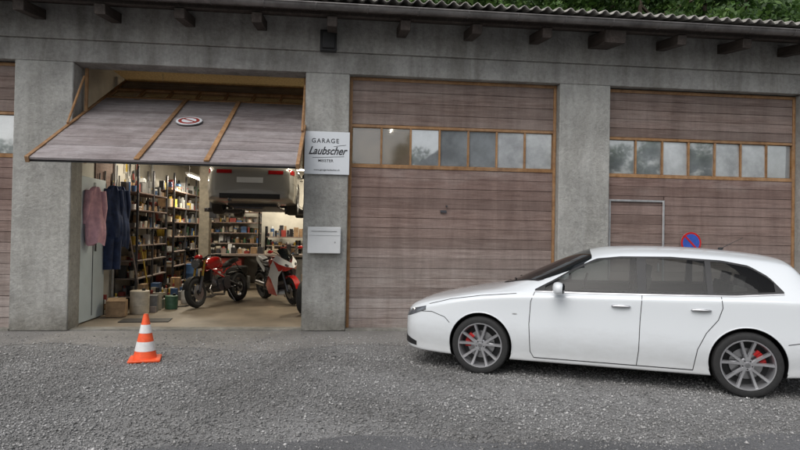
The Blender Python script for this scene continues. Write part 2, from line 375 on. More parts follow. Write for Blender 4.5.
def door(name,x0,x1,H,matb,panes,wicket=None,T=None,rowz=(2.70,3.30),strips=(),frame=True,Wb=True):
    mb=MB(); W=x1-x0; bw=.165
    def boards(za,zb,xa=x0,xb=x1):
        nb=max(1,round((zb-za)/bw)); h=(zb-za)/nb
        for i in range(nb):
            o=random.uniform(-.004,.004); g=random.uniform(.001,.0025)
            zc=za+(i+.5)*h
            segs=[(xa+.03,xb-.03)]
            if wicket and zc<wicket[2]: segs=[(xa+.03,wicket[0]-.004),(wicket[0]+.004,wicket[1]-.006),(wicket[1]+.006,xb-.03)]
            for (p,q) in segs:
                if q-p>.02: mb.box(((p+q)/2,.0175+o,zc),(q-p,.035,h-2*g),0,(R(random.uniform(-.8,.8)),R(random.uniform(-.03,.03)) if q-p>2 else 0,0),T)
    boards(.02,rowz[0]-.05); boards(rowz[1]+.05,H-.03)
    mb.bx(x0+.02,x1-.02,.045,.06,.02,rowz[0]-.04,5,T); mb.bx(x0+.02,x1-.02,.045,.06,rowz[1]+.04,H-.02,5,T)
    f=.05
    if frame:
        mb.bx(x0-.0,x0+f,-.02,.065,0,H,1,T); mb.bx(x1-f,x1,-.02,.065,0,H,1,T); mb.bx(x0+f,x1-f,-.02,.065,H-.05,H,1,T)
    mb.bx(x0+f,x1-f,-.012,.065,rowz[0]-.06,rowz[0],1,T); mb.bx(x0+f,x1-f,-.012,.065,rowz[1],rowz[1]+.045,1,T)
    n=len(panes); pw=(W-2*f)/n
    for i,p in enumerate(panes):
        xa=x0+f+i*pw
        a=random.uniform(-1.2,1.2); 
        c=(xa+pw/2,.03,(rowz[0]+rowz[1])/2)
        mb.box(c,(pw-.02,.008,rowz[1]-rowz[0]-.01),2+p,(R(random.uniform(-1.2,1.2)),0,R(a)),T)
        if i: mb.bx(xa-.016,xa+.016,-.008,.060,rowz[0],rowz[1],1,T)
    for s in strips: mb.bx(s-.035,s+.035,-.03,-.006,.02,rowz[0]-.06,1,T)
    if wicket:
        a,b,h=wicket
        mb.bx(a,a+.035,-.026,-.009,.05,h,6,T); mb.bx(b-.035,b,-.026,-.009,.05,h,6,T); mb.bx(a+.035,b-.035,-.026,-.009,h-.035,h,6,T)
        mb.bx(b-.13,b-.10,-.06,-.009,1.0,1.14,6,T)
    return mb.make(name,[matb,'frame','pane','paned','paneh','black','alu'],B,bevel=.004)
def off(y): return Matrix.Translation((0,y,0))
door('middle_garage_door',.175,3.655,4.115,'wood',[1,1,0,0,0,2,2],None,off(.16))
door('right_garage_door',4.545,8.015,4.10,'wood',[0,0,2,0,2,2,0],(4.60,5.60,2.22),off(.16),(2.66,3.24))
door('left_garage_door',-8.445,-4.905,4.10,'wood',[0]*7,None,off(.16))
door('far_right_garage_door',8.86,12.34,4.10,'wood',[0]*7,None,off(.16))
mb=MB(); mb.box((1.75,.14,1.95),(.10,.03,.04)); mb.cyl((1.80,.15,2.04),(1.80,.11,2.04),.014); mb.make('door_lock',['dsteel'],B)
T=Matrix.Translation((0,-1.5,2.47))@Matrix.Rotation(R(-62.4),4,'X')
door('open_tilt_door',-4.0,-.51,4.05,'woodg',[1,1,1,1,1,1,1],None,T,(2.95,3.45),strips=(-2.62,-1.73))
mb=MB()
for X in (-3.97,-.55):
    mb.tube([(X,.2,3.95),(X,-.35,3.12)],.018); mb.bx(X-.02,X+.02,.28,.32,2.6,4.1)
mb.make('tilt_door_arms',['frame'],B)
mb=MB(); mb.box((-.18,-.10,4.60),(.26,.10,.34)); mb.box((-.18,-.17,4.60),(.20,.04,.26)); mb.cyl((-.18,-.05,4.78),(-.18,-.05,4.86),.02)
mb.make('wall_bracket_box',['black'],B,bevel=.01)

def disc_sign(name,kind,Mw,r):
    e=empty(name); e.matrix_world=Mw
    mb=MB(); mb.cyl((0,.01,0),(0,0,0),r,0,36)
    mb.make('plate',['alu'],e)
    mb=MB(); mb.cyl((0,-.001,0),(0,-.004,0),r*.98,0,36); mb.make('ring',['red' if kind else 'signw'],e)
    mb=MB(); mb.cyl((0,-.0045,0),(0,-.007,0),r*.80,0,36); mb.make('field',['blue' if kind else 'maroon'],e)
    mb=MB()
    if kind: mb.box((0,-.009,0),(r*1.7,.003,r*.17),0,(0,R(45),0))
    else:
        mb.cyl((0,-.0075,0),(0,-.010,0),r*.55,0,30)
    mb.make('bar',['red' if kind else 'signw'],e)
    if not kind:
        mb=MB(); mb.box((0,-.012,0),(r*1.5,.003,r*.16),0,(0,R(35),0)); mb.make('slash',['maroon'],e)
    return e
disc_sign('no_parking_sign',0,T@Matrix.Translation((-2.31,-.03,1.67)),.20)
disc_sign('no_stopping_sign',1,Matrix.Translation((6.08,.13,1.50)),.19)

gs=empty('garage_name_sign',(-.17,-.03,2.835))
mb=MB(); mb.box((0,.0,0),(.71,.02,.68)); mb.make('board',['signw'],gs,bevel=.003)
def txt(s,x,z,size,shear=0,sx=1,off=.0,par=gs,sp=1):
    c=bpy.data.curves.new('lettering','FONT'); c.body=s; c.size=size; c.shear=shear; c.align_x='CENTER'; c.align_y='CENTER'; c.extrude=.001; c.offset=off; c.space_character=sp
    c.materials.append(M['ink']); o=bpy.data.objects.new('lettering',c); COL.objects.link(o); o.parent=par
    o.location=(x,-.0125,z); o.rotation_euler=(R(90),0,0); o.scale=(sx,1,1)
txt('GARAGE',-.03,.19,.10,0,.95,.001,sp=1.25)
txt('Laubscher',-.0,.03,.175,.45,.82,.003)
txt('MEISTER',-.02,-.125,.06,0,1,.0005,sp=1.1)
txt('www.garage-laubscher.ch',0,-.27,.04,0,1,0)
mb=MB(); mb.box((.02,-.0125,-.065),(.5,.002,.006),0,(0,R(-3),0)); mb.box((.2,-.0125,.12),(.2,.002,.005),0,(0,R(-8),0)); mb.make('flourish',['ink'],gs)
mbx=empty('mailbox',(-.19,-.06,1.45))
mb=MB(); mb.box((0,0,0),(.52,.11,.42)); mb.make('case',['white'],mbx,bevel=.012,seg=2)
mb=MB(); mb.box((0,-.058,.14),(.40,.006,.012)); mb.box((0,-.058,.075),(.5,.003,.004)); mb.cyl((.17,-.056,-.03),(.17,-.064,-.03),.012)
mb.make('slot',['alu'],mbx)

# ---------------------------------------------------------------- traffic cone
tc=empty('traffic_cone',(-2.26,-2.14,.006),(0,0,R(12)))
mb=MB(); mb.box((0,0,.016),(.36,.36,.032),0); mb.make('base',['orange'],tc,bevel=.012,seg=2)
def rr(z): return .135-(z-.032)/(.54)*.112
mb=MB()
def cs(z0,z1,mi,e=0): mb.lathe([(rr(z0)+e,z0),(rr(z1)+e,z1)],mi=mi,n=32,axis='z')
cs(.032,.12,0);cs(.12,.23,1,.002);cs(.23,.33,0);cs(.33,.43,1,.002);cs(.43,.55,0)
mb.cyl((0,0,.548),(0,0,.555),.024,0,20)
mb.make('cone_body',['orange','refl'],tc)

# ---------------------------------------------------------------- cars
TAB=np.array([
#s,   zb, w,   ws,  zs,  wr,  zr, zt
(-1.005,.34,.40,.37,.50,.30,.545,.56),
(-.985,.25,.54,.51,.58,.42,.63,.65),
(-.91,.195,.73,.69,.665,.58,.715,.74),
(-.72,.175,.835,.80,.745,.66,.79,.815),
(-.40,.165,.89,.855,.825,.72,.855,.88),
(-.10,.16,.908,.872,.885,.74,.92,.94),
(.12,.16,.91,.877,.91,.755,.95,.975),
(.27,.16,.91,.88,.925,.77,.965,1.03),
(.50,.16,.91,.88,.94,.795,.985,1.145),
(.75,.16,.91,.88,.95,.80,1.03,1.265),
(1.0,.16,.91,.88,.955,.72,1.20,1.38),
(1.2,.16,.91,.88,.96,.66,1.315,1.455),
(1.5,.16,.91,.88,.965,.64,1.375,1.49),
(2.0,.16,.91,.88,.98,.63,1.385,1.495),
(2.5,.16,.91,.88,.995,.62,1.365,1.475),
(2.9,.17,.905,.875,1.005,.61,1.33,1.435),
(3.12,.20,.90,.87,1.005,.61,1.30,1.40),
(3.20,.20,.895,.865,1.005,.60,1.26,1.355),
(3.30,.21,.89,.86,1.0,.64,1.13,1.20),
(3.45,.23,.88,.845,.985,.70,1.04,1.075),
(3.58,.25,.86,.82,.95,.73,.985,1.0),
(3.68,.28,.81,.77,.90,.68,.925,.935),
(3.725,.33,.74,.70,.82,.60,.85,.86)])
def ring(r):
    s,zb,w_,ws,zs,wr,zr,zt=r
    P=[(0,zb),(w_*.80,zb),(w_*.970,zb+.03),(w_*.972,zb+.12),(w_*1.0,.46 if zb<.3 else .48),(w_*.983,min(.70,zs-.12)),(ws+.014,zs-.04),(ws-.035,zs+.012),
       (wr,zr),(wr*.84,zr+(zt-zr)*.42),(wr*.45,zr+(zt-zr)*.85),(0,zt)]
    P[0]=(0,zb)
    L=[(s,-y,z) for y,z in P]; Rr=[(s,y,z) for y,z in P[1:-1]][::-1]
    return L+Rr
def evalmesh(ob):
    dg=bpy.context.evaluated_depsgraph_get(); dg.update()
    return bpy.data.meshes.new_from_object(ob.evaluated_get(dg))
def wheel(parent,x,side,calip,small=False):
    e=bpy.data.objects.new('wheel',None); COL.objects.link(e); e.parent=parent; e.location=(x,side*.785,.325)
    if side>0: e.rotation_euler=(0,0,math.pi)
    mb=MB()
    mb.lathe([(.250,-.10),(.258,-.113),(.288,-.119),(.312,-.110),(.323,-.09),(.326,-.055),(.326,.055),(.318,.10),(.30,.112),(.235,.10)],n=56,mi=0)
    for g in (-.05,0,.05): mb.lathe([(.3262,g-.004),(.3275,g),(.3262,g+.004)],n=56,mi=0)
    mb.lathe([(.254,-.106),(.251,-.115),(.240,-.114),(.234,-.10),(.224,-.03),(.215,.09)],n=56,mi=1)
    mb.lathe([(.0,.03),(.222,.03)],n=40,mi=3)
    mb.lathe([(.0,-.012),(.155,-.012),(.155,.008),(.0,.008)],n=40,mi=2)
    for k in range(5):
        a0=2*math.pi*k/5+.3
        for sg in (-1,1):
            a1=a0+sg*.10; a2=a0+sg*.27
            p1=Vector((.045*math.cos(a1),0,.045*math.sin(a1))); p2=Vector((.240*math.cos(a2),0,.240*math.sin(a2)))
            dr=(p2-p1).normalized(); nn=Vector((-dr.z,0,dr.x))
            vs=[]
            for p,wd,y0,y1 in ((p1,.016,-.094,-.06),(p1.lerp(p2,.5),.013,-.092,-.058),(p2,.016,-.108,-.075)):
                vs+=[p+nn*wd*1.25+Vector((0,y1,0)),p-nn*wd*1.25+Vector((0,y1,0)),p-nn*wd*.8+Vector((0,y0,0)),p+nn*wd*.8+Vector((0,y0,0))]
            fs=[]
            for j in range(2):
                for i in range(4): fs.append((4*j+i,4*j+(i+1)%4,4*j+4+(i+1)%4,4*j+4+i))
            fs+=[(0,1,2,3),(8,9,10,11)]
            mb.add(vs,fs,1)
    mb.lathe([(0,-.098),(.024,-.097),(.030,-.088),(.062,-.088),(.068,-.06)],n=30,mi=1)
    mb.lathe([(0,-.1005),(.020,-.100),(.022,-.097)],n=20,mi=2)
    for k in range(5):
        a=2*math.pi*k/5+.93; mb.cyl((.045*math.cos(a),-.088,.045*math.sin(a)),(.045*math.cos(a),-.092,.045*math.sin(a)),.007,3,8)
    for a in np.linspace(.0,.8,6):
        a+=2.4 if calip=='f' else .1
        if calip: mb.box((.145*math.cos(a),-.022,.145*math.sin(a)),(.062,.055,.038),4,(0,-a,0))
    mb.make('wheel_mesh',['rubber','gun','steel','black','red'],e)
def interp_fn(pts):
    xs=[p[0] for p in pts]; ys=[p[1] for p in pts]
    return lambda x: float(np.interp(x,xs,ys))
FB=[(.60,.965),(1.2,.972),(2.0,.99),(2.6,1.008),(3.03,1.045)]
FT=[(.60,.98),(.80,1.09),(1.02,1.225),(1.25,1.335),(1.5,1.365),(2.0,1.375),(2.5,1.350),(2.75,1.305),(2.92,1.20),(3.03,1.06)]
fFB=interp_fn(FB); fFT=interp_fn(FT)
WINS=[('front_side_window',.70,1.67),('rear_side_window',1.75,2.34),('quarter_window',2.385,2.96)]
def build_car(name,paint,loc,rz,near=True):
    E=empty(name,loc,(0,0,rz))
    vs=[];nr=len(ring(TAB[0]))
    for r in TAB: vs+=ring(r)
    n=len(TAB); fs=[[j*nr+i,j*nr+(i+1)%nr,(j+1)*nr+(i+1)%nr,(j+1)*nr+i] for j in range(n-1) for i in range(nr)]
    fs.append(list(range(nr))); fs.append([(n-1)*nr+i for i in range(nr)][::-1])
    me=bpy.data.meshes.new('cage'); me.from_pydata(vs,[],fs)
    bm=bmesh.new(); bm.from_mesh(me); bmesh.ops.recalc_face_normals(bm,faces=bm.faces)
    cl=bm.edges.layers.float.get('crease_edge') or bm.edges.layers.float.new('crease_edge')
    for e_ in bm.edges:
        a,b=e_.verts[0].index,e_.verts[1].index
        ia,ib=a%nr,b%nr
        if ia==ib and abs(a-b)==nr and ia in (6,7,nr-6,nr-7,2,nr-2,3,nr-3): e_[cl]=.45
    bm.to_mesh(me); bm.free()
    for p in me.polygons: p.use_smooth=True
    me.materials.append(M[paint]); me.materials.append(M['black'])
    ob=bpy.data.objects.new('tmp',me); COL.objects.link(ob)
    sb=ob.modifiers.new('s','SUBSURF'); sb.levels=3; sb.render_levels=3
    m1=evalmesh(ob)
    bm=bmesh.new(); bm.from_mesh(m1); bvh=BVHTree.FromBMesh(bm); bm.free()
    cut=MB()
    for s in (0,2.70):
        for sd in (-1,1): cut.cyl((s,sd*.52,.335),(s,sd*1.2,.335),.362,1,64)
    cutters=[cut.make('cut',[paint,'black'],smooth=0)]
    cut=MB()   # window openings right through the cabin
    for _,a,b in WINS:
        xs=np.linspace(a+.004,b-.004,18)
        lo=[(x,fFB(x)+.016) for x in xs]; hi=[(x,max(fFB(x)+.020,fFT(x)-.016)) for x in xs][::-1]
        cut.prism(lo+hi,-1.2,1.2,1)
    cutters.append(cut.make('cut',[paint,'black'],smooth=0))
    cut=MB()   # cabin cavity joining the openings
    cut.prism([(.90,.62),(3.25,.62),(3.10,1.16),(2.85,1.30),(1.45,1.335),(1.10,1.20),(.80,1.04)],-.58,.58,1)
    cutters.append(cut.make('cut',[paint,'black'],smooth=0))
    for c_ in cutters:
        bo=ob.modifiers.new('b','BOOLEAN'); bo.object=c_; bo.operation='DIFFERENCE'; bo.solver='EXACT'
    m2=evalmesh(ob); m2.set_sharp_from_angle(angle=R(38)); m2.name='body'
    bpy.data.objects.remove(ob)
    for c_ in cutters: bpy.data.objects.remove(c_)
    body=bpy.data.objects.new('body',m2); COL.objects.link(body); body.parent=E
    # seats, headrests, steering wheel
    mb=MB()
    for sy in (-.36,.36):
        mb.box((1.42,sy,.68),(.50,.48,.14),0,(0,R(-6),0)); mb.box((1.70,sy,.88),(.13,.46,.56),0,(0,R(14),0)); mb.box((1.79,sy,1.20),(.08,.26,.15),0,(0,R(10),0)); mb.cyl((1.76,sy,1.08),(1.78,sy,1.16),.012,1,6)
        mb.box((2.72,sy,1.13),(.07,.24,.13),0,(0,R(12),0))
    mb.box((2.38,0,.68),(.48,1.12,.14),0); mb.box((2.64,0,.85),(.13,1.12,.48),0,(0,R(14),0))
    pts=[(1.10+.05*math.sin(t),-.36+.18*math.cos(t),.98+.17*math.sin(t)) for t in np.linspace(0,2*math.pi,20)]
    mb.tube(pts,.014,1,6); mb.box((.96,0,.90),(.30,1.14,.16),1)
    mb.make('cabin_interior',['seat','black'],E,bevel=.03,seg=2)
    def cast(mode,sd,a,b):
        if mode=='side': h=bvh.ray_cast(Vector((a,sd*3,b)),Vector((0,-sd,0)))
        elif mode=='top': h=bvh.ray_cast(Vector((b,a,3)),Vector((0,0,-1)))
        elif mode=='front': h=bvh.ray_cast(Vector((-4,a,b)),Vector((1,0,0)))
        else: h=bvh.ray_cast(Vector((7,a,b)),Vector((-1,0,0)))
        if h[0] is None: return None
        return h[0],h[1]
    def drape(nm,mat,bot,top,mode='side',sd=-1,off_=.004,nx=40,nz=10):
        fb=interp_fn(bot);ft=interp_fn(top); x0,x1=bot[0][0],bot[-1][0]
        g=[];V=[]
        for i in range(nx+1):
            a=x0+(x1-x0)*i/nx; row=[]
            for j in range(nz+1):
                b=fb(a)+(ft(a)-fb(a))*j/nz
                h=cast(mode,sd,a,b)
                if h is None: row.append(None)
                else:
                    nn=h[1]
                    ax={'side':Vector((0,sd,0)),'top':Vector((0,0,1)),'front':Vector((-1,0,0)),'rear':Vector((1,0,0))}[mode]
                    if nn.dot(ax)<0: nn=-nn
                    V.append(h[0]+nn*off_); row.append(len(V)-1)
            g.append(row)
        F=[]
        for i in range(nx):
            for j in range(nz):
                q=[g[i][j],g[i+1][j],g[i+1][j+1],g[i][j+1]]
                if None not in q: F.append(q)
        mb=MB(); mb.add(V,F); return mb.make(nm,[mat],E,smooth=60)
    def seam(nm,pts,wd=.007,mode='side',sd=-1,mat='black',off_=.0022):
        P=[Vector((p[0],p[1])) for p in pts]; L=[]
        for a,b in zip(P[:-1],P[1:]):
            k=max(1,int((b-a).length/.03))
            for i in range(k): L.append(a.lerp(b,i/k))
        L.append(P[-1]); V=[];F=[]
        for i,p in enumerate(L):
            t=(L[min(i+1,len(L)-1)]-L[max(i-1,0)]).normalized(); nn=Vector((-t.y,t.x))
            ok=[]
            for sg in (-1,1):
                q=p+nn*sg*wd/2; h=cast(mode,sd,q.x,q.y)
                if h:
                    m_=h[1]; 
                    ok.append(h[0]+m_*off_*(1 if m_.dot(Vector((0,sd,0)) if mode=='side' else Vector((0,0,1)))>0 else -1))
            if len(ok)==2: V+=ok
        for i in range(len(V)//2-1): F.append((2*i,2*i+1,2*i+3,2*i+2))
        mb=MB(); mb.add(V,F); mb.make(nm,[mat],E)
    for sd in (-1,1):
        # black frame pieces around the openings
        xs=np.linspace(.60,3.03,60)
        drape('window_frame_bottom','black',[(x,fFB(x)-.002) for x in xs],[(x,min(fFB(x)+.018,max(fFT(x),fFB(x)+.004))) for x in xs],sd=sd,nx=70,nz=2)
        drape('window_frame_top','black',[(x,max(fFB(x),fFT(x)-.019)) for x in xs],[(x,fFT(x)+.002) for x in xs],sd=sd,nx=90,nz=2)
        for a,b in ((1.665,1.755),(2.335,2.39),(.60,.708),(2.952,3.03)):
            xs2=np.linspace(a,b,6); drape('window_pillar_trim','black',[(x,fFB(x)) for x in xs2],[(x,fFT(x)) for x in xs2],sd=sd,nx=6,nz=14,off_=.005)
        for nm,a,b in WINS:
            xs2=np.linspace(a,b,24)
            drape(nm,'glasst',[(x,fFB(x)+.012) for x in xs2],[(x,max(fFB(x)+.014,fFT(x)-.012)) for x in xs2],sd=sd,off_=.0015,nx=30)
        seam('window_chrome',[(a,b-.006) for a,b in FB],.011,sd=sd,mat='steel',off_=.006)
        seam('front_door_seam',[(.60,.955),(.56,.85),(.545,.60),(.56,.30),(.60,.235)],sd=sd)
        seam('middle_seam',[(1.71,.97),(1.69,.7),(1.68,.4),(1.66,.235)],sd=sd)
        seam('rear_door_seam',[(2.46,.99),(2.47,.88),(2.43,.76),(2.32,.62),(2.24,.45),(2.20,.235)],sd=sd)
        seam('sill_seam',[(.60,.235),(1.3,.235),(2.2,.235)],.009,sd=sd)
        seam('bumper_seam',[(-.36,.56),(-.42,.62),(-.58,.67),(-.8,.66)],sd=sd)
        seam('bonnet_seam',[(-.62,.755),(-.35,.83),(0,.888),(.4,.93)],.006,sd=sd)
        seam('rear_bumper_seam',[(3.05,.55),(3.3,.60),(3.62,.62)],sd=sd)
        drape('headlamp','lamp',[(-.955,.575),(-.85,.61),(-.66,.685)],[(-.955,.60),(-.85,.68),(-.66,.73)],sd=sd,nx=16,nz=5)
        drape('front_lower_intake','black',[(-.96,.27),(-.78,.25)],[(-.96,.36),(-.78,.30)],sd=sd,nx=10,nz=4)
        drape('tail_lamp','tail',[(3.38,.80),(3.66,.80)],[(3.38,.88),(3.66,.90)],sd=sd,nx=12,nz=5)
        drape('indicator_repeater','alu',[(.36,.70),(.41,.70)],[(.36,.712),(.41,.712)],sd=sd,nx=4,nz=2)
        for hx in (1.50,2.27):
            h=cast('side',sd,hx,.85)
            if h:
                y=h[0].y
                mb=MB(); mb.ell((hx,y+sd*.024,.85),(.10,.014,.014),0,16,8); mb.ell((hx-.075,y+sd*.008,.85),(.02,.02,.012),0,10,6); mb.ell((hx+.075,y+sd*.008,.85),(.02,.02,.012),0,10,6)
                mb.make('door_handle',['steel'],E)
                mb=MB(); mb.ell((hx,y+sd*.0,.847),(.07,.006,.02),0,14,6); mb.make('handle_recess',[paint],E)
        mb=MB(); mb.ell((.86,sd*.985,1.015),(.062,.115,.07),0,20,12,(0,0,sd*R(-8)),p=.8); mb.cyl((.84,sd*.86,.965),(.85,sd*.92,.985),.022,0,10); mb.make('door_mirror',[paint],E)
        mb=MB(); mb.ell((.905,sd*.985,1.015),(.025,.10,.058),0,16,8,p=.8); mb.make('mirror_glass',['glassc'],E)
        wheel(E,0,sd,'f'); wheel(E,2.70,sd,'r')
        for s in (0,2.70):
            mb=MB(); pts=[]
            for t in np.linspace(R(-12),R(192),40):
                x=s+.364*math.cos(t); z=.335+.364*math.sin(t); h=cast('side',sd,x,z)
                if h: pts.append(h[0]+Vector((0,-sd*.002,0)))
            mb.tube(pts,.007,0,8); mb.make('wheel_arch_lip',[paint],E)
        drape('inner_headlamp','lamp',[(.40,.57),(.64,.60)] if sd>0 else [(-.64,.60),(-.40,.57)],[(.40,.62),(.64,.665)] if sd>0 else [(-.64,.665),(-.40,.62)],mode='front',nx=8,nz=4)
    ys=np.linspace(-.69,.69,30)
    f=lambda y:.20+.46*(abs(y)/.69)**2.2
    g_=lambda y:1.17+.045*(abs(y)/.69)**2 - .0
    drape('windscreen','glassc',[(y,f(y)) for y in ys],[(y,max(f(y)+.02,g_(y)-(.09 if abs(y)>.64 else 0))) for y in ys],mode='top',nx=30,nz=24)
    ys=np.linspace(-.70,.70,24)
    drape('cowl','black',[(y,f(y)-.05) for y in ys],[(y,f(y)+.02) for y in ys],mode='top',nx=30,nz=3,off_=.003)
    for q in (-.35,.25):
        seam('wiper_arm',[(q,.33),(q+.30,.30)],.02,mode='top',mat='black',off_=.015)
    ys=np.linspace(-.56,.56,20)
    drape('rear_window','glassc',[(y,3.25) for y in ys],[(y,3.45-.03*(y/.56)**2) for y in ys],mode='top',nx=20,nz=10)
    drape('grille','dsteel',[(-.15,.56),(-.02,.30),(.02,.30),(.15,.56)],[(-.15,.585),(-.02,.60),(.02,.60),(.15,.585)],mode='front',nx=12,nz=6)
    drape('lower_intake','black',[(-.42,.26),(.42,.26)],[(-.42,.36),(.42,.36)],mode='front',nx=16,nz=4,off_=.006)
    drape('rear_plate','signw',[(-.26,.62),(.26,.62)],[(-.26,.73),(.26,.73)],mode='rear',nx=8,nz=4)
    for q in ((-.66,-.36),(.36,.66)):
        drape('rear_lamp','tail',[(q[0],.80),(q[1],.80)],[(q[0],.875),(q[1],.875)],mode='rear',nx=8,nz=4,off_=.006)
    drape('rear_valance','black',[(-.6,.30),(.6,.30)],[(-.6,.40),(.6,.40)],mode='rear',nx=16,nz=4)
    mb=MB(); mb.box((-.985,-.34,.40),(.015,.34,.09),0,(0,0,R(18))); mb.make('front_plate',['signw'],E,bevel=.004)
    mb=MB(); mb.cyl((2.60,0,1.47),(2.83,0,1.60),.004,0,8,.002); mb.ell((2.60,0,1.47),(.03,.02,.015),0); mb.make('roof_antenna',['black'],E)
    mb=MB(); mb.bx(-.5,3.3,-.5,.5,.155,.24,0); mb.cyl((3.3,-.4,.27),(3.72,-.4,.27),.035,1,14); mb.cyl((3.0,-.4,.16),(1,0,.15),.03,1,10); mb.box((3.0,-.1,.18),(.3,.6,.14),1); mb.make('underbody',['black','dsteel'],E,bevel=.01)
    return E
build_car('parked_estate_car','paintw',(2.005,-2.143,.004),R(-23.9))
build_car('lifted_silver_car','paints',(-1.75,6.42,1.92),R(-90))

# ---------------------------------------------------------------- two-post lift
L=empty('car_lift',(-1.75,4.9,0))
mb=MB()
for sd in (-1,1):
    mb.bx(sd*1.32-.12,sd*1.32+.12,-.13,.13,0,3.9,0); mb.bx(sd*1.32-.25,sd*1.32+.25,-.3,.3,0,.03,1)
    mb.bx(sd*1.12-.08,sd*1.12+.08,-.16,.16,1.85,2.4,1)
    for dy in (-.75,.75):
        mb.box((sd*.85,dy*.55,2.02),(.12,1.0,.09),1,(0,0,R(sd*(35 if dy<0 else -35)))); mb.cyl((sd*.62,dy*1.0,2.03),(sd*.62,dy*1.0,2.14),.05,1)
mb.bx(-1.44,1.44,-.08,.08,3.9,4.02,0)
mb.make('lift_frame',['cream','dsteel'],L,bevel=.01)

